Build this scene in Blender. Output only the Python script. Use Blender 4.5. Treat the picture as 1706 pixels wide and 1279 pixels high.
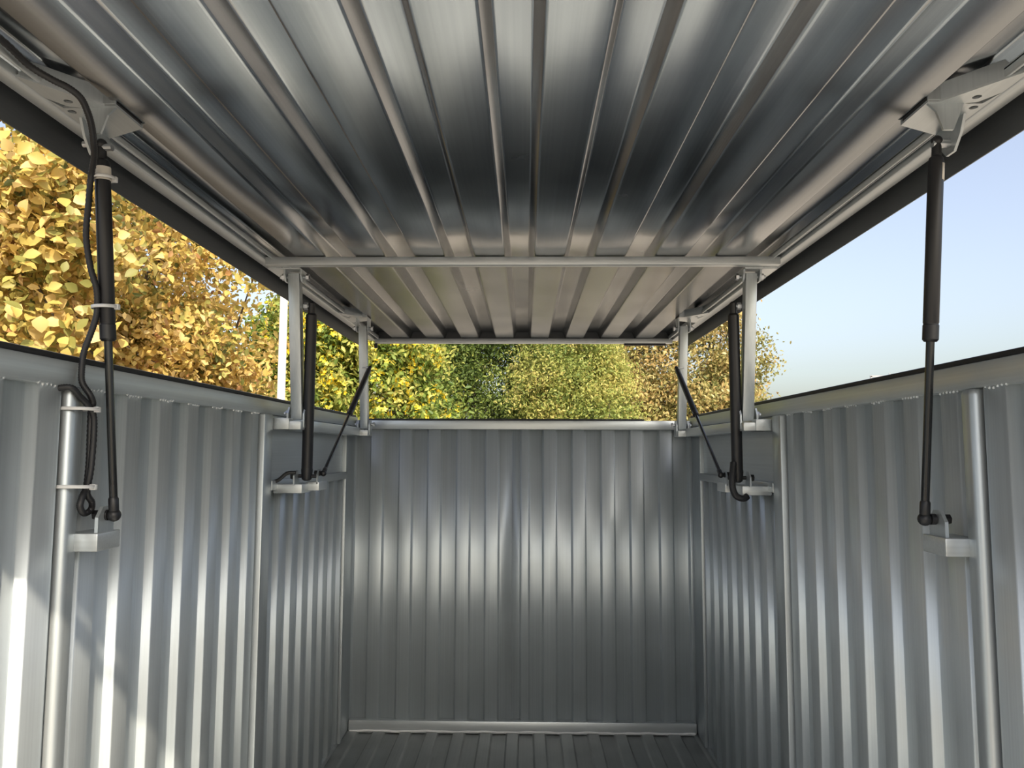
import bpy, bmesh, math, random
import numpy as np
from mathutils import Vector, Matrix

for o in list(bpy.data.objects):
    bpy.data.objects.remove(o)
SC = bpy.context.scene
COL = SC.collection
random.seed(7)
RNG = np.random.default_rng(11)
R = math.radians

# ------------------------------------------------------------------ camera
F_PX = 1250.0
cam_d = bpy.data.cameras.new('camera')
cam = bpy.data.objects.new('camera', cam_d)
COL.objects.link(cam)
cam_d.sensor_fit = 'HORIZONTAL'
cam_d.sensor_width = 36.0
cam_d.lens = 36.0 * F_PX / 1706.0
cam_d.clip_start = 0.02
cam_d.clip_end = 2000
_psi = math.atan(23 / F_PX)
_th = math.atan(110.5 / F_PX)
_roll = R(0.2)
_fw = Vector((-math.sin(_psi) * math.cos(_th), math.cos(_psi) * math.cos(_th), math.sin(_th)))
_rt = Vector((math.cos(_psi), math.sin(_psi), 0))
_up = _rt.cross(_fw)
_r2 = math.cos(_roll) * _rt + math.sin(_roll) * _up
_u2 = _r2.cross(_fw)
_m = Matrix((_r2, _u2, -_fw)).transposed().to_4x4()
_m.translation = Vector((.012, 0, 1.06))
cam.matrix_world = _m
SC.camera = cam

# ------------------------------------------------------------------ world, sun, exposure
SUN_EL, SUN_AZ = R(39.0), R(20)          # elevation, angle to the right of straight behind the camera
W = bpy.data.worlds.new('sky')
SC.world = W
W.use_nodes = True
wn = W.node_tree
wn.nodes.clear()
wo = wn.nodes.new('ShaderNodeOutputWorld')
bg = wn.nodes.new('ShaderNodeBackground')
sky = wn.nodes.new('ShaderNodeTexSky')
sky.sky_type = 'NISHITA'
sky.sun_disc = False
sky.sun_elevation = SUN_EL
sky.sun_rotation = math.pi - SUN_AZ
sky.air_density = 1.2
sky.dust_density = 4.0
sky.ozone_density = 1.5
hz = wn.nodes.new('ShaderNodeHueSaturation')     # thin autumn haze: paler blue
hz.inputs['Hue'].default_value = .512
hz.inputs['Saturation'].default_value = .72
wn.links.new(sky.outputs[0], hz.inputs['Color'])
wn.links.new(hz.outputs[0], bg.inputs[0])
bg.inputs[1].default_value = 0.25
wn.links.new(bg.outputs[0], wo.inputs[0])

sun_d = bpy.data.lights.new('sun', 'SUN')
sun = bpy.data.objects.new('sun', sun_d)
COL.objects.link(sun)
sun_d.energy = 6.0
sun_d.angle = R(0.9)
sun_d.color = (1.0, 0.88, 0.70)
_sd = Vector((-math.sin(SUN_AZ) * math.cos(SUN_EL), math.cos(SUN_AZ) * math.cos(SUN_EL), -math.sin(SUN_EL)))
sun.rotation_euler = _sd.to_track_quat('-Z', 'Y').to_euler()
sun.location = (3, -8, 9)

SC.cycles.max_bounces = 20
SC.cycles.glossy_bounces = 14
SC.cycles.diffuse_bounces = 10
SC.view_settings.view_transform = 'Standard'
SC.view_settings.look = 'None'
SC.view_settings.gamma = 1.0
SC.view_settings.use_curve_mapping = False
SC.view_settings.exposure = 0.10

# ------------------------------------------------------------------ materials
def new_mat(name):
    m = bpy.data.materials.new(name)
    m.use_nodes = True
    nt = m.node_tree
    p = nt.nodes['Principled BSDF']
    return m, nt, p

def N(nt, t, **kw):
    n = nt.nodes.new(t)
    for k, v in kw.items():
        setattr(n, k, v)
    return n

def galvanised(name, col, metallic, rough, grain_axis='Z', dirt=0.12, bump=0.05, mottling=1.0):
    """zinc coated steel: fine rolling lines along one axis, cloudy mottling"""
    m, nt, p = new_mat(name)
    tc = N(nt, 'ShaderNodeTexCoord')
    mp = N(nt, 'ShaderNodeMapping')
    s = {'X': (1.5, 260, 260), 'Y': (260, 1.5, 260), 'Z': (260, 260, 1.5)}[grain_axis]
    mp.inputs['Scale'].default_value = s
    nt.links.new(tc.outputs['Object'], mp.inputs[0])
    n1 = N(nt, 'ShaderNodeTexNoise')
    n1.inputs['Scale'].default_value = 1.0
    n1.inputs['Detail'].default_value = 3
    nt.links.new(mp.outputs[0], n1.inputs['Vector'])
    n2 = N(nt, 'ShaderNodeTexNoise')
    n2.inputs['Scale'].default_value = 5.5
    n2.inputs['Detail'].default_value = 5
    nt.links.new(tc.outputs['Object'], n2.inputs['Vector'])
    mix = N(nt, 'ShaderNodeMix', data_type='RGBA')
    mix.inputs[6].default_value = (*[c * (1 - dirt * mottling) for c in col], 1)
    mix.inputs[7].default_value = (*[min(1, c * (1 + dirt * .6)) for c in col], 1)
    nt.links.new(n2.outputs[0], mix.inputs[0])
    mix2 = N(nt, 'ShaderNodeMix', data_type='RGBA', blend_type='MULTIPLY')
    mix2.inputs[0].default_value = 0.35
    rmp = N(nt, 'ShaderNodeValToRGB')
    rmp.color_ramp.elements[0].position = .3
    rmp.color_ramp.elements[0].color = (.72, .72, .74, 1)
    rmp.color_ramp.elements[1].position = .7
    rmp.color_ramp.elements[1].color = (1, 1, 1, 1)
    nt.links.new(n1.outputs[0], rmp.inputs[0])
    nt.links.new(mix.outputs[2], mix2.inputs[6])
    nt.links.new(rmp.outputs[0], mix2.inputs[7])
    nt.links.new(mix2.outputs[2], p.inputs['Base Color'])
    p.inputs['Metallic'].default_value = metallic
    mr = N(nt, 'ShaderNodeMapRange')
    mr.inputs[3].default_value = rough - .05
    mr.inputs[4].default_value = rough + .09
    nt.links.new(n2.outputs[0], mr.inputs[0])
    nt.links.new(mr.outputs[0], p.inputs['Roughness'])
    bp = N(nt, 'ShaderNodeBump')
    bp.inputs['Strength'].default_value = bump
    bp.inputs['Distance'].default_value = .002
    nt.links.new(n1.outputs[0], bp.inputs['Height'])
    nt.links.new(bp.outputs[0], p.inputs['Normal'])
    return m

def plain(name, col, rough=.5, metallic=0.0, var=.12, scale=30):
    m, nt, p = new_mat(name)
    tc = N(nt, 'ShaderNodeTexCoord')
    n = N(nt, 'ShaderNodeTexNoise')
    n.inputs['Scale'].default_value = scale
    n.inputs['Detail'].default_value = 4
    nt.links.new(tc.outputs['Object'], n.inputs['Vector'])
    mix = N(nt, 'ShaderNodeMix', data_type='RGBA')
    mix.inputs[6].default_value = (*[c * (1 - var) for c in col], 1)
    mix.inputs[7].default_value = (*[min(1, c * (1 + var)) for c in col], 1)
    nt.links.new(n.outputs[0], mix.inputs[0])
    nt.links.new(mix.outputs[2], p.inputs['Base Color'])
    p.inputs['Roughness'].default_value = rough
    p.inputs['Metallic'].default_value = metallic
    return m

def leafy(name, stops, transl=.35, rough=.5):
    """leaf colour picked per leaf from its own tone value"""
    m, nt, p = new_mat(name)
    at = N(nt, 'ShaderNodeAttribute', attribute_name='tone')
    rp = N(nt, 'ShaderNodeValToRGB')
    cr = rp.color_ramp
    while len(cr.elements) < len(stops):
        cr.elements.new(.5)
    for e, (pos, c) in zip(cr.elements, stops):
        e.position = pos
        e.color = (*c, 1)
    nt.links.new(at.outputs['Fac'], rp.inputs[0])
    nt.links.new(rp.outputs[0], p.inputs['Base Color'])
    p.inputs['Roughness'].default_value = rough
    p.inputs['Specular IOR Level'].default_value = .35
    tr = N(nt, 'ShaderNodeBsdfTranslucent')
    nt.links.new(rp.outputs[0], tr.inputs[0])
    mx = N(nt, 'ShaderNodeMixShader')
    mx.inputs[0].default_value = transl
    out = nt.nodes['Material Output']
    nt.links.new(p.outputs[0], mx.inputs[1])
    nt.links.new(tr.outputs[0], mx.inputs[2])
    nt.links.new(mx.outputs[0], out.inputs[0])
    return m

ZINC = (.60, .645, .67)
M = {}
M['sheet_v'] = galvanised('galvanised_wall_sheet', (.63, .68, .705), .62, .42, 'Z')
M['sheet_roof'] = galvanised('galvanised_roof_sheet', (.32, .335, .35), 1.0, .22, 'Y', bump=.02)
M['sheet_floor'] = galvanised('galvanised_floor_sheet', (.46, .48, .475), .3, .45, 'Y', dirt=.45)
M['tube_y'] = galvanised('galvanised_tube', (.54, .575, .59), .65, .36, 'Y')
M['tube_x'] = galvanised('galvanised_tube_cross', (.56, .59, .60), .65, .36, 'X')
M['tube_z'] = galvanised('galvanised_tube_upright', (.50, .54, .56), .7, .36, 'Z')
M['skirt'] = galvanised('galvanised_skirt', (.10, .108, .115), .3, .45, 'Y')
M['weld'] = plain('weld_bead', (.62, .64, .65), .35, .7, .3, 200)
M['bolt'] = plain('zinc_bolt', (.5, .52, .54), .35, .85, .1, 80)
M['rubber'] = plain('black_rubber_seal', (.012, .012, .014), .6)
M['blackpaint'] = plain('black_painted_steel', (.008, .008, .010), .42)
M['blackrod'] = plain('black_nitrided_rod', (.016, .017, .018), .22, .3)
M['cable'] = plain('black_corrugated_conduit', (.012, .012, .014), .5)
M['nylon'] = plain('white_nylon', (.62, .62, .62), .45)
M['tape'] = plain('cream_paper_label', (.60, .56, .50), .6)
M['hollow_shade'] = plain('painted_hollow_shade', (.03, .032, .035), .7)
M['pole'] = plain('white_painted_pole', (.82, .80, .77), .45)
M['bark'] = plain('grey_brown_bark', (.10, .075, .055), .85, 0, .35, 14)
M['ground'] = plain('pale_dusty_concrete', (.42, .375, .31), .85, 0, .15, 1.5)
M['soil'] = plain('dark_soil', (.085, .07, .05), .9, 0, .35, 4)
M['frame_far'] = plain('weathered_steel', (.30, .30, .31), .6)

M['gold_leaf'] = leafy('gold_leaf', [(0, (.12, .14, .04)), (.2, (.34, .31, .08)), (.45, (.60, .45, .13)), (.65, (.66, .45, .13)), (.85, (.74, .57, .26)), (1, (.42, .22, .09))])
M['green_leaf'] = leafy('green_leaf', [(0, (.06, .10, .025)), (.4, (.14, .20, .045)), (.75, (.26, .31, .07)), (1, (.42, .40, .11))])
M['yellowgreen_leaf'] = leafy('yellow_green_leaf', [(0, (.10, .15, .035)), (.4, (.24, .29, .07)), (.75, (.37, .38, .10)), (1, (.50, .43, .14))])
M['flower_leaf'] = leafy('flowering_shrub_leaf', [(0, (.08, .14, .03)), (.4, (.20, .27, .05)), (.7, (.40, .41, .10)), (1, (.56, .50, .15))])
M['flower'] = leafy('yellow_petal', [(0, (.75, .52, .03)), (.5, (.88, .68, .05)), (1, (.92, .78, .16))], .25)
M['olive_leaf'] = leafy('olive_brown_leaf', [(0, (.13, .15, .05)), (.35, (.29, .27, .09)), (.65, (.43, .35, .14)), (.88, (.50, .33, .13)), (1, (.52, .47, .23))])

# ------------------------------------------------------------------ helpers
def tag(o, label=None, cat=None, group=None, kind=None):
    if label: o['label'] = label
    if cat: o['category'] = cat
    if group: o['group'] = group
    if kind: o['kind'] = kind
    return o

def empty(name, loc):
    o = bpy.data.objects.new(name, None)
    o.empty_display_size = .1
    o.location = loc
    COL.objects.link(o)
    return o

def world_loc(o):
    v = Vector((0, 0, 0))
    while o is not None:
        v += o.location
        o = o.parent
    return v

class MB:
    """collects geometry in world coordinates; build() links it as one mesh"""
    def __init__(self):
        self.bm = bmesh.new()

    def box(self, x0, x1, y0, y1, z0, z1, bev=0.0, seg=2):
        x0, x1 = sorted((x0, x1)); y0, y1 = sorted((y0, y1)); z0, z1 = sorted((z0, z1))
        mat = Matrix.Translation(((x0 + x1) / 2, (y0 + y1) / 2, (z0 + z1) / 2)) @ Matrix.Diagonal((x1 - x0, y1 - y0, z1 - z0, 1))
        r = bmesh.ops.create_cube(self.bm, size=1, matrix=mat)
        if bev:
            es = list({e for v in r['verts'] for e in v.link_edges})
            bmesh.ops.bevel(self.bm, geom=es, offset=bev, segments=seg, affect='EDGES', profile=.5)
        return self

    def obox(self, p, q, wx, wy, bev=0.0):
        """square bar from p to q, section wx by wy, wx along world X"""
        p, q = Vector(p), Vector(q)
        d = (q - p).normalized()
        ax = Vector((1, 0, 0)); ax = (ax - d * ax.dot(d)).normalized()
        ay = d.cross(ax)
        mat = Matrix((ax, ay, d)).transposed().to_4x4()
        mat.translation = (p + q) / 2
        mat = mat @ Matrix.Diagonal((wx, wy, (q - p).length, 1))
        r = bmesh.ops.create_cube(self.bm, size=1, matrix=mat)
        if bev:
            es = list({e for v in r['verts'] for e in v.link_edges})
            bmesh.ops.bevel(self.bm, geom=es, offset=bev, segments=2, affect='EDGES', profile=.5)
        return self

    def lathe(self, p, q, prof, seg=20):
        """surface of revolution about p->q; prof = [(t along in metres, radius)]"""
        p, q = Vector(p), Vector(q)
        d = (q - p).normalized()
        a = d.orthogonal().normalized(); b = d.cross(a)
        rings = []
        for t, r in prof:
            c = p + d * t
            rings.append([self.bm.verts.new(c + (a * math.cos(2 * math.pi * k / seg) + b * math.sin(2 * math.pi * k / seg)) * max(r, 1e-5)) for k in range(seg)])
        for A, B in zip(rings, rings[1:]):
            for k in range(seg):
                self.bm.faces.new((A[k], A[(k + 1) % seg], B[(k + 1) % seg], B[k]))
        self.bm.faces.new(rings[0][::-1]); self.bm.faces.new(rings[-1])
        return self

    def cyl(self, p, q, r, seg=16, ch=.0):
        L = (Vector(q) - Vector(p)).length
        ch = min(ch, r * .6, L * .3)
        prof = [(0, r), (L, r)] if not ch else [(0, r - ch), (ch, r), (L - ch, r), (L, r - ch)]
        return self.lathe(p, q, prof, seg)

    def ball(self, c, r, seg=12):
        bmesh.ops.create_uvsphere(self.bm, u_segments=seg, v_segments=seg // 2 + 2, radius=r, matrix=Matrix.Translation(c))
        return self

    def sweep(self, pts, r, seg=8, ridges=0.0):
        """tube along a polyline (already smooth)"""
        pts = [Vector(p) for p in pts]
        prev = None
        rings = []
        a = None
        for i, p in enumerate(pts):
            d = (pts[min(i + 1, len(pts) - 1)] - pts[max(i - 1, 0)]).normalized()
            a = d.orthogonal().normalized() if a is None else (a - d * a.dot(d)).normalized()
            b = d.cross(a)
            rr = (r[i] if hasattr(r, '__len__') else r) * (1 - (ridges if i % 2 else 0))
            rings.append([self.bm.verts.new(p + (a * math.cos(2 * math.pi * k / seg) + b * math.sin(2 * math.pi * k / seg)) * rr) for k in range(seg)])
        for A, B in zip(rings, rings[1:]):
            for k in range(seg):
                self.bm.faces.new((A[k], A[(k + 1) % seg], B[(k + 1) % seg], B[k]))
        self.bm.faces.new(rings[0][::-1]); self.bm.faces.new(rings[-1])
        return self

    def prism(self, outer, axis, a0, a1, holes=()):
        """extrude a 2-D outline (with holes) along an axis: 'X' uses (y,z), 'Y' uses (x,z), 'Z' uses (x,y)"""
        def P(u, v, a):
            return {'X': (a, u, v), 'Y': (u, a, v), 'Z': (u, v, a)}[axis]
        for a, flip in ((a0, False), (a1, True)):
            edges = []
            for loop in [outer] + list(holes):
                vs = [self.bm.verts.new(P(u, v, a)) for u, v in loop]
                edges += [self.bm.edges.new((vs[i], vs[(i + 1) % len(vs)])) for i in range(len(vs))]
            bmesh.ops.triangle_fill(self.bm, use_beauty=True, use_dissolve=False, edges=edges)
        for loop in [outer] + list(holes):
            n = len(loop)
            lo = [self.bm.verts.new(P(u, v, a0)) for u, v in loop]
            hi = [self.bm.verts.new(P(u, v, a1)) for u, v in loop]
            for i in range(n):
                self.bm.faces.new((lo[i], lo[(i + 1) % n], hi[(i + 1) % n], hi[i]))
        bmesh.ops.remove_doubles(self.bm, verts=self.bm.verts, dist=1e-6)
        return self

    def build(self, name, mat, parent=None, smooth=30, label=None):
        bmesh.ops.recalc_face_normals(self.bm, faces=self.bm.faces)
        base = world_loc(parent) if parent else None
        if parent is None:
            xs = [v.co for v in self.bm.verts]
            base = Vector(((min(v.x for v in xs) + max(v.x for v in xs)) / 2, (min(v.y for v in xs) + max(v.y for v in xs)) / 2, min(v.z for v in xs)))
        for v in self.bm.verts:
            v.co -= base
        me = bpy.data.meshes.new(name)
        self.bm.to_mesh(me); self.bm.free()
        if smooth:
            me.polygons.foreach_set('use_smooth', [True] * len(me.polygons))
            me.set_sharp_from_angle(angle=R(smooth))
        me.materials.append(M[mat])
        o = bpy.data.objects.new(name, me)
        COL.objects.link(o)
        if parent:
            o.parent = parent
        else:
            o.location = base
        if label: o['label'] = label
        return o

def catmull(pts, n=8):
    P = [Vector(p) for p in pts]
    P = [P[0] * 2 - P[1]] + P + [P[-1] * 2 - P[-2]]
    out = []
    for i in range(1, len(P) - 2):
        for k in range(n):
            t = k / n
            a, b, c, d = P[i - 1], P[i], P[i + 1], P[i + 2]
            out.append(.5 * ((2 * b) + (c - a) * t + (2 * a - 5 * b + 4 * c - d) * t * t + (3 * b - a - 3 * c + d) * t ** 3))
    out.append(P[-2])
    return out

def circle(cu, cv, r, n=12):
    return [(cu + r * math.cos(2 * math.pi * k / n), cv + r * math.sin(2 * math.pi * k / n)) for k in range(n)]

def corrugated(name, mat, parent, prof, place, a0, a1, thick=.0012, bev=.0015):
    """sheet: prof = polyline [(u along, w out of plane)], place(u, w, a) -> world point, swept from a0 to a1.
    Corners of the folded sheet are rounded by short chamfers."""
    P = []
    for i, (u, w) in enumerate(prof):
        if 0 < i < len(prof) - 1:
            p0, p, p1 = Vector(prof[i - 1]), Vector((u, w)), Vector(prof[i + 1])
            d0 = (p0 - p); d1 = (p1 - p)
            q0 = p + d0.normalized() * min(bev, d0.length * .4)
            q1 = p + d1.normalized() * min(bev, d1.length * .4)
            qm = (q0 + q1) / 4 + p / 2
            P += [tuple(q0), tuple(qm), tuple(q1)]
        else:
            P.append((u, w))
    mb = MB()
    rows = []
    for a in (a0, a1):
        rows.append([mb.bm.verts.new(place(u, w, a)) for u, w in P])
    for i in range(len(P) - 1):
        mb.bm.faces.new((rows[0][i], rows[0][i + 1], rows[1][i + 1], rows[1][i]))
    o = mb.build(name, mat, parent, smooth=50)
    md = o.modifiers.new('gauge', 'SOLIDIFY')
    md.thickness = thick
    md.offset = 0
    return o

def square_wave(u0, u1, first, period, ridge, depth, fl=.004, seam=None):
    """folded wall profile: ridges (w = depth, towards the inside) start at first + k*period"""
    pts = [(u0, 0)]
    k = math.floor((u0 - first) / period) - 1
    while True:
        s = first + k * period
        k += 1
        e = s + ridge
        if e + fl < u0 + .002: continue
        if s > u1 - .002: break
        for u, w in ((s, 0), (s + fl, depth), (e, depth), (e + fl, 0)):
            if u0 < u < u1:
                if len(pts) == 1 and w == depth and pts[0][0] == u0:
                    pts[0] = (u0, depth)
                pts.append((u, w))
    pts.append((u1, pts[-1][1]))
    return pts

# ================================================================== THE SETTING
FRONT, BACK = .20, 2.93
PER = .1145
RAIL_Z0, RAIL_Z1 = 1.150, 1.187
FZ = .012

bed = MB().box(-30, -1.6, -3, 22, -.20, -.05).build('planting_bed', 'soil', smooth=0)
tag(bed, 'dark soil bed under the trees beyond the left wall', kind='structure')
ground = MB().box(-120, 120, -90, 150, -.30, -.06).build('ground', 'ground', smooth=0)
tag(ground, 'pale dusty concrete yard around the metal shed', kind='structure')

# ---- floor: shallow ribbed steel deck
floor = empty('floor', (0, (FRONT + BACK) / 2, 0))
tag(floor, 'dark dusty ribbed steel floor of the shed', kind='structure')
prof = [(-.70, 0)]
u = -.66
while u < .66:
    prof += [(u, 0), (u + .006, .008), (u + .044, .008), (u + .050, 0)]
    u += .1
prof.append((.70, 0))
corrugated('floor_sheet', 'sheet_floor', floor, prof, lambda u, w, a: (u, a, FZ - .008 + w), FRONT, BACK - .005)
MB().box(-.72, .72, FRONT, BACK + .03, -.055, -.003).build('floor_frame', 'sheet_floor', floor)

def wall_side(side):
    s = -1 if side == 'left' else 1
    w = empty('wall_' + side, (s * .67, 1.55, 0))
    tag(w, f'galvanised corrugated steel side wall on the {side}, with welded tube frame', kind='structure')
    X = lambda v: s * v
    # sheets
    place = lambda u, d, a: (X(.668 - d), u, a)
    for y0, y1, z0, z1 in ((FRONT, 1.058, .03, 1.152), (1.10, 1.862, .03, 1.152), (1.935, 2.735, .03, .955)):
        pf = square_wave(y0, y1, 1.003, PER, .050, .0155, .006)
        corrugated('corrugated_sheet', 'sheet_v', w, pf, place, z0, z1)
    # flat plate of the rear bay, and the backing that closes the wall to the outside
    MB().box(X(.660), X(.663), 1.93, 2.80, .95, 1.152).build('plate', 'tube_y', w)
    MB().box(X(.676), X(.678), FRONT, BACK + .02, -.02, 1.152).build('outer_sheet', 'sheet_v', w, smooth=0)
    # frame
    MB().box(X(.650), X(.690), FRONT, BACK + .02, RAIL_Z0, RAIL_Z1, .003).build('top_rail', 'tube_y', w)
    MB().box(X(.655), X(.690), FRONT, BACK, -.003, .030, .002).build('bottom_rail', 'tube_y', w)
    MB().box(X(.640), X(.672), 1.066, 1.098, .02, RAIL_Z0, .009, 3).build('upright', 'tube_z', w)
    MB().box(X(.640), X(.674), 1.868, 1.930, .02, RAIL_Z0, .004).build('upright', 'tube_z', w)
    MB().box(X(.645), X(.674), 2.752, 2.775, .02, RAIL_Z0, .002).build('upright', 'tube_z', w)
    MB().box(X(.652), X(.674), 2.79, BACK, .02, RAIL_Z0, .002).build('corner_plate', 'tube_z', w)
    # girt of the rear bay and the linkage rail under the top rail
    MB().box(X(.640), X(.668), 1.935, 2.745, .955, .980, .002).build('girt', 'tube_y', w)
    MB().box(X(.602), X(.650), 1.935, 2.84, 1.112, 1.142, .002).build('linkage_rail', 'tube_y', w)
    # rubber seal on the top edge, outer drip edge
    MB().box(X(.654), X(.690), FRONT, BACK + .01, RAIL_Z1, RAIL_Z1 + .009, .002).build('rubber_seal', 'rubber', w, label='black rubber sealing strip')
    MB().box(X(.700), X(.716), FRONT, BACK + .03, 1.10, 1.206, .002).build('drip_edge', 'tube_y', w)
    # welds where the ridges meet the rail
    mb = MB()
    k = 0
    y = 1.003 - 7 * PER
    while y < 1.86:
        if y > FRONT + .01 and not (1.05 < y < 1.10) and y < 1.83:
            for yy in np.linspace(y + .004, y + .05, 6):
                r = random.uniform(.0022, .0038)
                bmesh.ops.create_icosphere(mb.bm, subdivisions=1, radius=r, matrix=Matrix.Translation((X(.6525), yy, 1.150 + random.uniform(-.002, .001))))
        y += PER
    b = mb.build('weld_bead', 'weld', w)
    b['kind'] = 'stuff'
    # --- bracket for the long strut on the near upright
    br = MB().box(X(.606), X(.655), 1.088, 1.150, .912, .938, .002).build('strut_bracket', 'tube_x', w)
    MB().prism([(1.098, .936), (1.140, .936), (1.140, .960), (1.128, .975), (1.110, .975), (1.098, .960)], 'X', X(.612), X(.617)).build('tab', 'tube_z', br)
    MB().cyl((X(.628), 1.12, .962), (X(.606), 1.12, .962), .0045, 10).cyl((X(.631), 1.12, .962), (X(.624), 1.12, .962), .0075, 6).build('bolt', 'blackpaint', br)
    mb = MB()
    for z in np.linspace(.914, .936, 6):
        mb.ball((X(.6555 - .004), 1.087, z), random.uniform(.002, .0035), 8)
    mb.build('weld_bead', 'weld', br)['kind'] = 'stuff'
    # --- double bracket on the girt carrying the actuator and the short strut
    br = MB().box(X(.574), X(.650), 1.972, 2.085, .946, .970, .002).box(X(.545), X(.580), 2.03, 2.115, .950, .974, .002).build('double_bracket', 'tube_x', w)
    for xa, y in ((.592, 1.985), (.549, 2.05)):
        MB().prism([(y - .020, .968), (y + .022, .968), (y + .022, .992), (y + .010, 1.006), (y - .008, 1.006), (y - .020, .992)], 'X', X(xa), X(xa + .004)).build('tab', 'tube_z', br)
    MB().cyl((X(.612), 2.0, .990), (X(.545), 2.0, .990), .005, 10).cyl((X(.612), 2.0, .990), (X(.602), 2.0, .990), .009, 6).build('bolt', 'blackpaint', br)
    MB().cyl((X(.556), 2.045, .996), (X(.536), 2.045, .996), .0045, 10).cyl((X(.562), 2.045, .996), (X(.554), 2.045, .996), .008, 6).build('bolt', 'blackpaint', br)
    # --- clevises at the feet of the two link arms
    for ya in (1.985, 2.815):
        br = MB().box(X(.572), X(.640), ya - .045, ya + .035, 1.112, 1.134, .002).build('clevis', 'tube_x', w)
        for xa in (.570, .6125):
            MB().prism([(ya - .022, 1.118), (ya + .022, 1.118), (ya + .022, 1.155), (ya + .010, 1.172), (ya - .010, 1.172), (ya - .022, 1.155)], 'X', X(xa), X(xa + .0045)).build('tab', 'tube_z', br)
        MB().cyl((X(.556), ya, 1.155), (X(.630), ya, 1.155), .005, 10).cyl((X(.562), ya, 1.155), (X(.556), ya, 1.155), .009, 6).cyl((X(.625), ya, 1.155), (X(.619), ya, 1.155), .009, 6).build('bolt', 'bolt', br)
    return w

WL = wall_side('left')
WR = wall_side('right')

# ---- back wall
wb = empty('wall_back', (0, BACK, 0))
tag(wb, 'galvanised corrugated steel end wall between the two side walls', kind='structure')
place = lambda u, d, a: (u, BACK - d, a)
ridge = []
# two sheets that overlap at the middle: the lap makes one narrow ridge
pf = square_wave(-.665, -.040, -.5935, .1118, .052, .0155, .006)
corrugated('corrugated_sheet', 'sheet_v', wb, pf, place, .03, 1.150)
pf = square_wave(-.040, .665, -.0355 + .1118 + .035 - .1118 * 2, .1118, .052, .0155, .006)
pf = [(-.040, 0), (-.010, 0), (-.004, .0155), (.023, .0155), (.029, 0)] + [p for p in square_wave(.0295, .665, .076, .1118, .052, .0155, .006)[1:]]
corrugated('corrugated_sheet', 'sheet_v', wb, pf, place, .03, 1.150)
MB().box(-.70, .70, BACK + .008, BACK + .010, -.02, 1.15).build('outer_sheet', 'sheet_v', wb, smooth=0)
MB().box(-.648, .648, BACK - .026, BACK + .012, 1.140, 1.175, .003).build('top_rail', 'tube_x', wb)
MB().box(-.650, .650, BACK - .030, BACK + .01, FZ - .006, .051, .002).build('bottom_rail', 'tube_x', wb)
MB().box(-.630, .470, BACK - .022, BACK + .012, 1.175, 1.182, .002).build('rubber_seal', 'rubber', wb, label='black rubber strip that stops short of the right corner')
# caulk line under the bottom rail
mb = MB()
pts = [(x, BACK - .031, FZ + .002 + .0012 * math.sin(x * 31) + .0008 * math.sin(x * 83)) for x in np.linspace(-.645, .645, 120)]
mb.sweep(pts, .004, 6).build('sealant_bead', 'nylon', wb)

# ================================================================== THE LIFTED LID
LID0, LID1 = .25, 3.295
lid = empty('lifted_roof_lid', (0, 1.9, 1.50))
tag(lid, 'raised corrugated steel roof lid held over the walls on link arms and struts', 'roof')
SZ = 1.552
prof = [(-.652, SZ)]
for k in range(-4, 5):
    c = -.004 + .153 * k
    for du, z in ((-.038, SZ), (-.025, SZ + .030), (.025, SZ + .030), (.038, SZ)):
        prof.append((c + du, z))
prof = [p for p in prof if abs(p[0]) < .6525]
prof.append((.652, SZ))
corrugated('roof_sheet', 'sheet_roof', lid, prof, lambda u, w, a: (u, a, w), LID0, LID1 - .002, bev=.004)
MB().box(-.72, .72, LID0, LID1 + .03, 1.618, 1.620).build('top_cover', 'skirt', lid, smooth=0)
for s in (-1, 1):
    MB().box(s * .655, s * .684, LID0, LID1, 1.543, 1.600, .003).build('side_beam', 'tube_y', lid)
    # inner ledge angle beside the beam
    MB().box(s * .636, s * .655, LID0, LID1 - .03, 1.556, 1.560, .001).build('ledge', 'tube_y', lid)
    MB().box(s * .636, s * .641, LID0, LID1 - .03, 1.546, 1.562, .002).build('ledge_lip', 'tube_y', lid)
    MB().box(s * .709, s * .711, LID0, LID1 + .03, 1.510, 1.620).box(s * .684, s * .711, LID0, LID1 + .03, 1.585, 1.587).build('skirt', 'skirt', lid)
for y in (LID0, 1.870, LID1 - .026):
    MB().box(-.655, .655, y, y + .026, 1.529, 1.5505, .002).build('cross_beam', 'tube_x', lid)

def lid_bracket(s, y, full=True):
    """triangular gusset plate with holes and a pair of lugs that hang from its inner tip"""
    X = lambda v: s * v
    outer = [(X(.660), y - .130), (X(.652), y - .130), (X(.586), y - .046), (X(.570), y - .046), (X(.570), y + .030), (X(.660), y + .075)]
    holes = [circle(X(.629), y - .060, .006), circle(X(.643), y - .028, .006),
             [(X(.655), y - .072), (X(.640), y - .046), (X(.622), y - .040), (X(.648), y - .040)]]
    b = MB().prism(outer, 'Z', 1.5440, 1.5475, holes).build('gusset_bracket', 'tube_y', lid, smooth=0)
    MB().prism([(X(.653), y - .130), (X(.587), y - .046), (X(.587), y - .043), (X(.653), y - .127)], 'Z', 1.5475, 1.571).build('web', 'tube_z', b, smooth=0)
    MB().box(X(.570), X(.588), y - .047, y - .044, 1.5475, 1.571).build('sleeve_cheek', 'tube_z', b, smooth=0)
    MB().box(X(.570), X(.640), y + .027, y + .030, 1.5475, 1.571).build('sleeve_cheek', 'tube_z', b, smooth=0)
    MB().box(X(.5715), X(.574), y - .044, y + .027, 1.5475, 1.5705).build('shade_plate', 'hollow_shade', b, smooth=0, label='dark plate coloured as the shade inside the tube end')  # solid plate; the shade of the hollow sleeve is put into its colour
    return b

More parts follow.
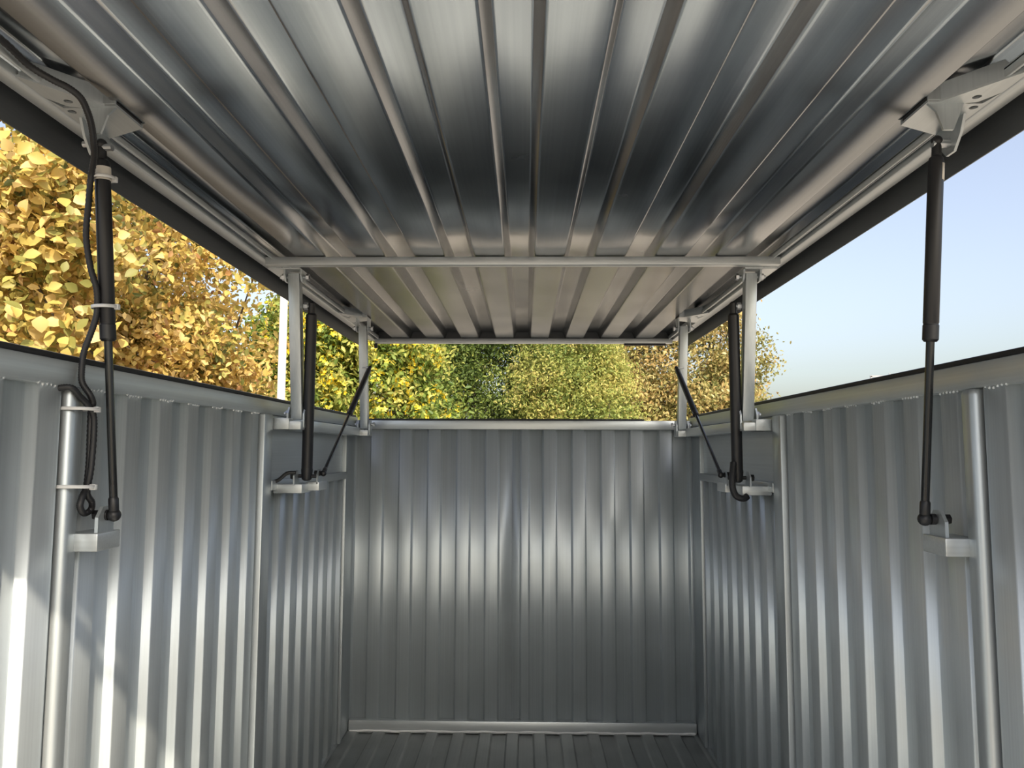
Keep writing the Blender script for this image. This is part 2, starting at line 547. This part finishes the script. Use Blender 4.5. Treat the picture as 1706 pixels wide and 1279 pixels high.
for s in (-1, 1):
    X = lambda v: s * v
    # near brackets for the long struts
    b = lid_bracket(s, 1.06)
    MB().prism([(X(.571), 1.5445), (X(.622), 1.5445), (X(.616), 1.530), (X(.606), 1.506), (X(.592), 1.506), (X(.583), 1.533)], 'Y', 1.018, 1.022).build('lug', 'tube_z', b, smooth=0)
    MB().prism([(1.050, 1.5445), (1.125, 1.5445), (1.118, 1.520), (1.100, 1.500), (1.080, 1.500), (1.062, 1.520)], 'X', X(.640), X(.644)).build('lug', 'tube_z', b, smooth=0)
    MB().cyl((X(.650), 1.09, 1.515), (X(.615), 1.09, 1.515), .0055, 10).build('bolt', 'bolt', b)
    # brackets over the link arms
    for ya in (1.925, 2.752):
        if ya > 2.5:
            b = lid_bracket(s, ya)
        else:
            b = MB().box(X(.572), X(.655), ya - .030, ya + .055, 1.5245, 1.5285).build('hinge_plate', 'tube_x', lid)
        for xa in (.570, .6125):
            MB().prism([(ya - .022, 1.5445 if ya > 2.5 else 1.5255), (ya + .022, 1.5445 if ya > 2.5 else 1.5255), (ya + .022, 1.512), (ya + .010, 1.496), (ya - .010, 1.496), (ya - .022, 1.512)], 'X', X(xa), X(xa + .0045)).build('lug', 'tube_z', b, smooth=0)
        MB().cyl((X(.556), ya, 1.510), (X(.632), ya, 1.510), .005, 10).cyl((X(.563), ya, 1.510), (X(.556), ya, 1.510), .009, 6).cyl((X(.627), ya, 1.510), (X(.620), ya, 1.510), .009, 6).build('bolt', 'bolt', b)
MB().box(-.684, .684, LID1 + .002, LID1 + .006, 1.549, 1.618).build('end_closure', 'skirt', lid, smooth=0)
# remains of a rubber strip under the rear beam
MB().box(.445, .625, LID1 - .022, LID1 - .004, 1.521, 1.529, .001).build('rubber_seal', 'rubber', lid, label='short black rubber strip under the rear beam')
MB().box(-.658, -.645, LID1 - .02, LID1 - .008, 1.508, 1.529, .001).build('rubber_tab', 'rubber', lid, label='small dark rubber tab')

# ================================================================== LINK ARMS
def link_arm(s, yb, yt, label):
    X = lambda v: s * v
    a = empty('link_arm', (X(.5935), yb, 1.140))
    tag(a, label, 'link arm', 'square tube arms that lift the roof lid')
    MB().obox((X(.5935), yb, 1.140), (X(.5935), yt, 1.520), .030, .030, .003).build('square_tube', 'tube_z', a)
    MB().cyl((X(.6095), yb, 1.155), (X(.5775), yb, 1.155), .008, 12).build('pivot_bush', 'bolt', a)
    MB().cyl((X(.6095), yt, 1.510), (X(.5775), yt, 1.510), .008, 12).build('pivot_bush', 'bolt', a)
    return a

for s, sd in ((-1, 'left'), (1, 'right')):
    link_arm(s, 1.985, 1.925, f'grey square tube arm beside the thick black actuator, {sd} wall')
    link_arm(s, 2.815, 2.752, f'grey square tube arm at the rear {sd} corner')

# ================================================================== STRUTS
def gas_strut(label, top, bot, r_cyl, r_rod, split, side, group, tape=None):
    """cylinder at the top, rod below; split = fraction of length where the cylinder ends"""
    top, bot = Vector(top), Vector(bot)
    d = (bot - top).normalized()
    L = (bot - top).length
    e = empty('gas_strut', bot)
    tag(e, label, 'gas strut', group)
    c0, c1 = .022, L * split
    k = r_cyl
    MB().lathe(top, bot, [(c0, k * .55), (c0 + .004, k * .9), (c0 + .010, k), (c1 - .028, k), (c1 - .027, k * .95), (c1 - .025, k * .95), (c1 - .024, k * 1.02), (c1 - .003, k * 1.02), (c1, k * .8)], 24).build('cylinder', 'blackpaint', e)
    MB().cyl(top + d * (c1 - .002), bot - d * .018, r_rod, 16).build('rod', 'blackrod', e)
    MB().lathe(top, bot, [(-.004, k * .30), (-.002, k * .55), (.010, k * .62), (.030, k * .62)], 16).ball(top, k * .75).build('end_fitting', 'blackpaint', e)
    MB().lathe(bot, top, [(0, r_rod * .9), (.006, r_rod * 1.25), (.024, r_rod * 1.25), (.027, r_rod)], 16).ball(bot, r_rod * 1.7).build('ball_socket', 'blackpaint', e)
    sx = -side
    MB().lathe(bot, bot + Vector((side * .02, 0, 0)), [(0, r_rod * .7), (.007, r_rod * .7), (.008, r_rod * 1.4), (.015, r_rod * 1.4), (.0155, r_rod * .8), (.020, r_rod * .8)], 14).build('ball_stud', 'blackpaint', e)
    MB().lathe(top, top + Vector((side * .03, 0, 0)), [(0, k * .4), (.028, k * .4)], 12).build('top_stud', 'bolt', e)
    if tape:
        t0, t1, half = tape
        if half:
            mb = MB()
            a = Vector((1, 0, 0)); b = d.cross(a).normalized(); a = b.cross(d)
            rows = []
            for t in (t0, t1):
                rows.append([mb.bm.verts.new(top + d * t + (a * math.cos(q) + b * math.sin(q)) * (k + .0006)) for q in np.linspace(half[0], half[1], 12)])
            for i in range(11):
                mb.bm.faces.new((rows[0][i], rows[0][i + 1], rows[1][i + 1], rows[1][i]))
            o = mb.build('paper_label', 'tape', e, label='small cream paper label')
            md = o.modifiers.new('t', 'SOLIDIFY'); md.thickness = .0006
        else:
            MB().cyl(top + d * t0, top + d * t1, k + .0008, 24).build('paper_label', 'tape', e, label='small cream paper label')
    return e

GS = 'long gas struts near the front of the lid'
gas_strut('long black gas strut with a cable tied along it, front of the left wall', (-.632, 1.09, 1.520), (-.601, 1.12, .962), .0112, .0058, .535, -1, GS, (.036, .056, None))
gas_strut('long black gas strut with cream label, front of the right wall', (.622, 1.09, 1.520), (.595, 1.12, .962), .0108, .0058, .535, 1, GS, (.035, .060, (-.9, 1.2)))
GS = 'short gas struts leaning against the rear arms'
gas_strut('short slanting gas strut against the rear left arm', (-.568, 2.765, 1.365), (-.538, 2.045, .996), .0095, .0050, .52, -1, GS)
gas_strut('short slanting gas strut against the rear right arm', (.568, 2.765, 1.365), (.538, 2.045, .996), .0095, .0050, .52, 1, GS)

def actuator(s, label, elbow):
    X = lambda v: s * v
    bot, top = Vector((X(.570), 2.0, .990)), Vector((X(.556), 1.955, 1.445))
    e = empty('linear_actuator', bot)
    tag(e, label, 'actuator', 'thick black actuators at the middle arms')
    d = (top - bot).normalized(); L = (top - bot).length
    k = .0145
    MB().lathe(bot, top, [(.012, k * .8), (.016, k), (L - .030, k), (L - .026, k * .75), (L - .024, k * .7)], 24).build('cylinder', 'blackpaint', e)
    MB().cyl(top - d * .030, top + d * .006, k * .62, 16, .004).build('end_eye', 'blackpaint', e)
    MB().cyl(top + Vector((X(-.004), 0, -.006)), top + Vector((X(.024), 0, -.006)), .0055, 10).cyl(top + Vector((X(.010), 0, -.006)), top + Vector((X(.020), 0, -.006)), .0095, 6).build('bolt', 'bolt', e)
    MB().lathe(bot - d * .012, top, [(0, .008), (.004, .013), (.028, .0155), (.034, .0145)], 20).build('lower_fork', 'blackpaint', e)
    if elbow:
        pts = catmull([(X(.556), 1.985, 1.030), (X(.549), 1.972, .995), (X(.548), 1.968, .965), (X(.556), 1.966, .945), (X(.574), 1.966, .938), (X(.586), 1.970, .944)], 8)
        MB().sweep(pts, .0085, 12).build('conduit_elbow', 'cable', e, label='black flexible conduit elbow')
    else:
        pts = catmull([(X(.590), 1.968, 1.000), (X(.612), 1.965, .998), (X(.632), 1.965, .982), (X(.645), 1.965, .976), (X(.652), 1.968, .975)], 8)
        MB().sweep(pts, .005, 10).build('cable_tail', 'cable', e, label='black cable running to the wall')
    return e

actuator(-1, 'thick black actuator upright beside the middle left arm', False)
actuator(1, 'thick black actuator with a conduit elbow, middle right arm', True)

# ================================================================== CABLE AND TIES
cab = [(-.630, .80, 1.558), (-.628, .87, 1.556), (-.625, .91, 1.549), (-.609, .93, 1.541), (-.596, .945, 1.537), (-.588, .96, 1.531), (-.588, .977, 1.521), (-.593, .998, 1.508), (-.603, 1.022, 1.493), (-.617, 1.048, 1.482), (-.637, 1.076, 1.464), (-.641, 1.08, 1.422), (-.643, 1.082, 1.376),
       (-.636, 1.085, 1.330), (-.627, 1.088, 1.298), (-.6265, 1.092, 1.272), (-.628, 1.092, 1.253), (-.634, 1.092, 1.231), (-.642, 1.091, 1.204), (-.6435, 1.09, 1.180), (-.642, 1.09, 1.158), (-.632, 1.094, 1.140), (-.630, 1.100, 1.128),
       (-.634, 1.103, 1.118), (-.634, 1.104, 1.08), (-.634, 1.105, 1.04), (-.635, 1.103, 1.005), (-.635, 1.094, .990), (-.635, 1.090, .976), (-.634, 1.099, .966), (-.632, 1.112, .970), (-.632, 1.114, .981), (-.634, 1.104, .996),
       (-.629, 1.102, 1.03), (-.628, 1.103, 1.08), (-.629, 1.101, 1.11), (-.632, 1.088, 1.126), (-.635, 1.074, 1.136), (-.638, 1.058, 1.147), (-.655, 1.052, 1.146)]
mb = MB()
mb.sweep(catmull(cab, 12), .0049, 8, ridges=.14)
tag(mb.build('cable', 'cable', smooth=60), 'black ribbed cable hanging beside the left strut and looped down the wall upright', 'cable')

def cable_tie(center, axis, rx, ry, label, head_dir, tail=0.0):
    """flat nylon band looped around an axis, with its locking head"""
    c = Vector(center); ax = Vector(axis).normalized()
    a = Vector((1, 0, 0)); a = (a - ax * a.dot(ax)).normalized(); b = ax.cross(a)
    mb = MB()
    rows = []
    n = 28
    for t in (-.0024, .0024):
        rows.append([mb.bm.verts.new(c + ax * t + a * rx * math.cos(2 * math.pi * k / n) + b * ry * math.sin(2 * math.pi * k / n)) for k in range(n)])
    for k in range(n):
        mb.bm.faces.new((rows[0][k], rows[0][(k + 1) % n], rows[1][(k + 1) % n], rows[1][k]))
    e = empty('cable_tie', c)
    tag(e, label, 'cable tie', 'white nylon cable ties')
    o = mb.build('band', 'nylon', e)
    md = o.modifiers.new('t', 'SOLIDIFY'); md.thickness = .0014; md.offset = 1
    h = Vector(head_dir)
    hp = c + a * rx * h.x + b * ry * h.y
    MB().box(hp.x - .004, hp.x + .005, hp.y - .005, hp.y + .002, hp.z - .0042, hp.z + .0042, .001).build('head', 'nylon', e)
    return e

cable_tie((-.6285, 1.0925, 1.468), (.055, .054, -1), .0155, .0165, 'white cable tie just under the label on the left strut', (.75, -.66, 0))
cable_tie((-.6205, 1.100, 1.272), (.055, .054, -1), .0165, .0165, 'white cable tie low on the left strut cylinder', (.9, -.45, 0))
cable_tie((-.6455, 1.088, 1.118), (0, 0, 1), .0270, .0270, 'upper white cable tie on the left wall upright', (.8, .5, 0))
cable_tie((-.6455, 1.088, 1.005), (0, .05, 1), .0270, .0270, 'lower white cable tie on the left wall upright', (.85, .45, 0))

# ================================================================== OUTDOORS
def pole(name, label, x, y, r, h, cat):
    e = empty(name, (x, y, -.06))
    tag(e, label, cat)
    MB().lathe((x, y, -.06), (x, y, h), [(0, r * 1.05), (h * .5, r), (h + .06, r * .85)], 24).build('shaft', 'pole', e)
    MB().lathe((x, y, -.06), (x, y, h), [(0, r * 2.6), (.03, r * 2.6), (.035, r * 1.3), (.16, r * 1.15)], 24).build('base_collar', 'pole', e)
    MB().lathe((x, y, h - .001), (x, y, h + 1), [(0, r * .95), (.03, r * .95), (.05, r * .4), (.055, .001)], 24).build('cap', 'pole', e)
    return e

pole('lamp_pole', 'white painted pole standing behind the left wall by the golden tree', -1.632, 5.0, .026, 4.2, 'pole')
pole('lamp_pole', 'thin white pole showing between the green and brown trees', .90, 18.3, .05, 5.6, 'pole')

fr = empty('steel_frame', (19.0, 40, -.06))
tag(fr, 'tiny distant steel frame just above the right wall', 'frame')
for dx in (-.65, 1.5):
    MB().box(19.0 + dx - .04, 19.0 + dx + .04, 39.96, 40.04, -.06, 5.05).build('post', 'frame_far', fr)
MB().box(18.3, 20.55, 39.96, 40.04, 5.0, 5.08).build('crossbar', 'frame_far', fr)
MB().box(19.3, 19.36, 39.97, 40.03, 4.8, 5.2).build('bracket', 'frame_far', fr)

# ---------------- foliage
def leaf_cloud(name, mat, parent, cen, nrm_bias, size, tones, aspect=.55, fold=.25, rng=RNG):
    """cen (n,3) leaf bases in world coordinates; each leaf is a folded six-point blade of its own"""
    n = len(cen)
    base = np.array(world_loc(parent))
    d = rng.normal(size=(n, 3)); d[:, 2] -= .35
    d /= np.linalg.norm(d, axis=1, keepdims=True)
    nr = rng.normal(size=(n, 3)) * .75 + np.asarray(nrm_bias)
    nr -= d * (nr * d).sum(1, keepdims=True)
    nr /= np.linalg.norm(nr, axis=1, keepdims=True) + 1e-9
    sd = np.cross(d, nr)
    L = (size * rng.uniform(.65, 1.3, n))[:, None]
    Wd = L * aspect * .5
    c = cen - base
    v = np.stack([c,
                  c + d * L * .35 + sd * Wd + nr * Wd * fold,
                  c + d * L * .72 + sd * Wd * .75 + nr * Wd * fold * .6,
                  c + d * L - nr * L * .10,
                  c + d * L * .72 - sd * Wd * .75 + nr * Wd * fold * .6,
                  c + d * L * .35 - sd * Wd + nr * Wd * fold], 1).reshape(-1, 3)
    i = np.arange(n)[:, None] * 6
    faces = np.concatenate([i + np.array([[0, 1, 2, 3]]), i + np.array([[0, 3, 4, 5]])], 1).reshape(-1, 4)
    me = bpy.data.meshes.new(name)
    me.vertices.add(len(v)); me.vertices.foreach_set('co', v.astype(np.float32).ravel())
    me.loops.add(faces.size); me.loops.foreach_set('vertex_index', faces.astype(np.int32).ravel())
    me.polygons.add(len(faces))
    me.polygons.foreach_set('loop_start', (np.arange(len(faces)) * 4).astype(np.int32))
    me.update(calc_edges=True)
    at = me.attributes.new('tone', 'FLOAT', 'FACE')
    at.data.foreach_set('value', np.repeat(tones, 2).astype(np.float32))
    me.materials.append(M[mat])
    o = bpy.data.objects.new(name, me)
    COL.objects.link(o)
    o.parent = parent
    o['kind'] = 'stuff'
    return o

def crown_points(clusters, per, spread, rng=RNG):
    """leaves gathered on short sprays around cluster centres"""
    k = len(clusters)
    cen = np.repeat(clusters, per, 0)
    off = rng.normal(size=(k * per, 3)) * np.asarray(spread)
    return cen + off

def ellipsoid_clusters(c, r, n, shell=.55, rng=RNG, zmin=.85):
    out = []
    while len(out) < n:
        p = rng.normal(size=3); p /= np.linalg.norm(p)
        q = np.array(c) + p * np.array(r) * rng.uniform(shell, 1) ** .7
        if q[2] > zmin: out.append(q)
    return np.array(out)

def branches(parent, root, clusters, r0, rng=RNG, crown_z=None, nlimb=7):
    """trunk that forks into limbs, twigs running on to some of the leaf clusters"""
    root = Vector(root)
    cz = Vector(np.mean(clusters, 0))
    fork = Vector((root.x + (cz.x - root.x) * .35, root.y + (cz.y - root.y) * .35, crown_z if crown_z else root.z + (cz.z - root.z) * .6))
    n = 8
    pts = catmull([root, root.lerp(fork, .5) + Vector((rng.uniform(-.06, .06), rng.uniform(-.06, .06), 0)), fork], n)
    MB().sweep(pts, [r0 * (1.15 - .4 * i / len(pts)) for i in range(len(pts))], 10).build('trunk', 'bark', parent)
    idx = rng.permutation(len(clusters))
    limbs = []
    for j in range(nlimb):
        tgt = Vector(clusters[idx[j]])
        mid = fork.lerp(tgt, .5) + Vector((rng.uniform(-.15, .15), rng.uniform(-.15, .15), rng.uniform(0, .25)))
        lp = catmull([fork, mid, tgt], n)
        MB().sweep(lp, [r0 * (.6 - .5 * i / len(lp)) for i in range(len(lp))], 7).build('limb', 'bark', parent)
        limbs.append(lp)
    mb = MB()
    for j in idx[nlimb:nlimb + 150]:
        tgt = Vector(clusters[j])
        best = min((p for lp in limbs for p in lp[3:]), key=lambda p: (p - tgt).length)
        mid = best.lerp(tgt, .5) + Vector((rng.uniform(-.05, .05), rng.uniform(-.05, .05), rng.uniform(.0, .08)))
        mb.sweep([best, mid, tgt], [r0 * .10, r0 * .07, r0 * .03], 4)
    mb.build('twigs', 'bark', parent)['kind'] = 'stuff'

SUNV = np.array((.27, -.73, .63))

# ---- golden tree, left
t = empty('golden_tree', (-4.6, 7.2, -.06))
tag(t, 'large tree with golden autumn leaves beyond the left wall', 'tree', 'trees around the shed')
cl = np.concatenate([ellipsoid_clusters((-5.25, 6.3, 3.2), (2.95, 3.0, 3.3), 420, .5),
                     ellipsoid_clusters((-3.55, 6.6, 1.6), (1.15, 1.2, 1.2), 100, .3),
                     ellipsoid_clusters((-3.05, 4.7, 2.35), (.5, .4, .75), 26, .2)])
branches(t, (-4.6, 7.2, -.06), cl, .16, crown_z=1.5, nlimb=9)
P = crown_points(cl, 230, (.155, .155, .11))
tone = np.clip(np.repeat(RNG.uniform(.15, .85, len(cl)), 230) + RNG.normal(0, .16, len(P)), 0, 1)
dist = np.linalg.norm(P - np.array((0, 0, 1.06)), axis=1)
order = np.argsort(dist)
near, rest = order[:300], order[300:]
leaf_cloud('foliage', 'gold_leaf', t, P[rest], SUNV * .55, .066, tone[rest], .60)
# the nearest leaves singly: four blade shapes shared between them
blades = []
for k in range(4):
    bm = bmesh.new()
    L, Wd = .090, .029 + .004 * k
    out = [(0, 0), (.18, .55), (.40, 1), (.65, .88), (.86, .45), (1, 0)]
    mid = [bm.verts.new((0, t_ * L, -.12 * L * (t_ ** 2) * (1 + k * .3))) for t_, _ in out]
    for sgn in (1, -1):
        side = [bm.verts.new((sgn * w * Wd, t_ * L, abs(w) * Wd * (.25 + .08 * k) - .12 * L * (t_ ** 2) * (1 + k * .3))) for t_, w in out[1:-1]]
        loop = [mid[0]] + side + [mid[-1]]
        for i in range(len(out) - 1):
            a, b = mid[i], mid[i + 1]
            c_, d_ = (loop[i + 1], loop[i])
            vs = [v for v in (a, b, c_, d_)]
            uniq = []
            for v in vs:
                if v not in uniq: uniq.append(v)
            if len(uniq) >= 3:
                try: bm.faces.new(uniq if sgn > 0 else uniq[::-1])
                except ValueError: pass
    st = bm.verts.new((.0012, -.03, .004)); st2 = bm.verts.new((-.0012, -.03, .004))
    bm.faces.new((mid[0], st, st2))
    me = bpy.data.meshes.new('leaf')
    bm.to_mesh(me); bm.free()
    me.polygons.foreach_set('use_smooth', [True] * len(me.polygons))
    at = me.attributes.new('tone', 'FLOAT', 'FACE')
    at.data.foreach_set('value', [(.12, .35, .55, .78)[k]] * len(me.polygons))
    me.materials.append(M['gold_leaf'])
    blades.append(me)
tl = t.location
for j in near:
    o = bpy.data.objects.new('leaf', blades[RNG.integers(4)])
    COL.objects.link(o)
    o.parent = t
    o.location = Vector(P[j]) - tl
    nv = Vector(RNG.normal(size=3) * .6 + SUNV * 1.1).normalized()
    o.rotation_euler = (nv.to_track_quat('Z', 'Y') @ Matrix.Rotation(RNG.uniform(0, 6.28), 3, 'Z').to_quaternion()).to_euler()
    sc = RNG.uniform(.75, 1.2)
    o.scale = (sc, sc, sc)

def make_tree(name, label, root, ells, mat, per, spread, size, r0, crown_z, tone_rng=(.1, .9), aspect=.5, bias=1.0, cat='tree', nlimb=7):
    t = empty(name, root)
    tag(t, label, cat, 'trees around the shed')
    cl = np.concatenate([ellipsoid_clusters(*e) for e in ells])
    branches(t, root, cl, r0, crown_z=crown_z, nlimb=nlimb)
    P = crown_points(cl, per, spread)
    tone = np.clip(np.repeat(RNG.uniform(*tone_rng, len(cl)), per) + RNG.normal(0, .16, len(P)), 0, 1)
    leaf_cloud('foliage', mat, t, P, SUNV * bias * .65, size, tone, aspect)
    return t, cl

# ---- flowering shrub
t, cl = make_tree('flowering_shrub', 'bushy shrub covered in bright yellow flower clusters', (-2.76, 12.2, -.06),
                  [((-2.9, 12.2, 1.7), (1.74, 1.1, 2.0), 210, .5), ((-3.6, 12.5, 2.86), (1.1, .9, 1.0), 60, .4)],
                  'flower_leaf', 140, (.16, .16, .14), .10, .08, .7, (.15, .8), .45, cat='shrub')
fl_pts = []
for p in cl[RNG.permutation(len(cl))]:
    if p[1] < 12.7 and p[2] > 1.1:
        fl_pts.append(p + np.array((0, -.10, .06)))
fl_pts = fl_pts[:140]
flower_meshes = []
for k in range(4):
    bm = bmesh.new()
    nflor = 22
    for j in range(nflor):
        z = RNG.uniform(-.07, .09); rr = .075 * (1 - (z + .07) / .22) + .015
        a = RNG.uniform(0, 6.28)
        c = Vector((rr * math.cos(a), rr * math.sin(a), z))
        n_ = (c + Vector((0, -.03, .05))).normalized()
        q = n_.to_track_quat('Z', 'Y')
        ctr = bm.verts.new(c)
        rim = []
        for m_ in range(10):
            ang = 2 * math.pi * m_ / 10
            rad = .026 if m_ % 2 == 0 else .015
            rim.append(bm.verts.new(c + q @ Vector((rad * math.cos(ang), rad * math.sin(ang), .008 if m_ % 2 == 0 else .004))))
        for m_ in range(10):
            bm.faces.new((ctr, rim[m_], rim[(m_ + 1) % 10]))
    me = bpy.data.meshes.new('flower_cluster')
    bm.to_mesh(me); bm.free()
    at = me.attributes.new('tone', 'FLOAT', 'FACE')
    at.data.foreach_set('value', np.repeat(RNG.uniform(0, 1, nflor), 10).astype(np.float32))
    me.materials.append(M['flower'])
    flower_meshes.append(me)
for p in fl_pts:
    o = bpy.data.objects.new('flower_cluster', flower_meshes[RNG.integers(4)])
    COL.objects.link(o)
    o.parent = t
    o.location = Vector(p) - t.location
    o.rotation_euler = (RNG.uniform(-.4, .4), RNG.uniform(-.4, .4), RNG.uniform(0, 6.28))
    o['kind'] = 'stuff'
    sc = RNG.uniform(1.2, 2.3); o.scale = (sc, sc, sc)

# ---- green trees in the middle
make_tree('green_tree', 'dense dark green tree behind the flowering shrub', (-1.16, 17.4, -.06),
          [((-1.2, 17.4, 2.4), (1.75, 1.4, 3.0), 240, .5)], 'green_leaf', 220, (.19, .19, .15), .085, .13, 1.3, (.05, .7), .45)
make_tree('light_green_tree', 'light green leafy tree in the middle of the view', (1.0, 15.4, -.06),
          [((.95, 15.4, 1.65), (1.3, 1.2, 2.0), 190, .5), ((.9, 16.0, 2.86), (1.1, 1.0, 1.16), 70, .4)], 'yellowgreen_leaf', 230, (.16, .16, .14), .072, .10, .9, (.15, .95), .42)
make_tree('olive_brown_tree', 'tall olive brown autumn tree beyond the rear right corner', (3.5, 20.3, -.06),
          [((3.3, 20.3, 2.9), (3.2, 2.2, 3.2), 300, .45), ((2.2, 19.7, 1.7), (2.0, 1.5, 2.1), 120, .4), ((5.4, 20.6, 1.7), (1.3, 1.3, 1.3), 60, .4)], 'olive_leaf', 200, (.24, .24, .18), .105, .19, 1.6, (.1, .95), .5)
make_tree('yellowing_tree', 'yellowing tree glimpsed between the gold tree and the flowering shrub', (-4.0, 20.3, -.06),
          [((-3.9, 20.3, 3.3), (2.8, 1.7, 3.5), 190, .5)], 'yellowgreen_leaf', 130, (.26, .26, .2), .13, .16, 1.6, (.45, 1.0), .5)
# ---- dense tree added out of view to keep the sun off the right-hand gap
make_tree('added_shade_tree', 'added unseen leafy tree right of the shed entrance, shading the right-hand gap', (3.0, -3.2, -.06),
          [((2.6, -3.4, 5.75), (.85, 1.7, 1.05), 380, .1)], 'green_leaf', 120, (.16, .16, .14), .12, .14, 4.4, (.05, .7), .6)
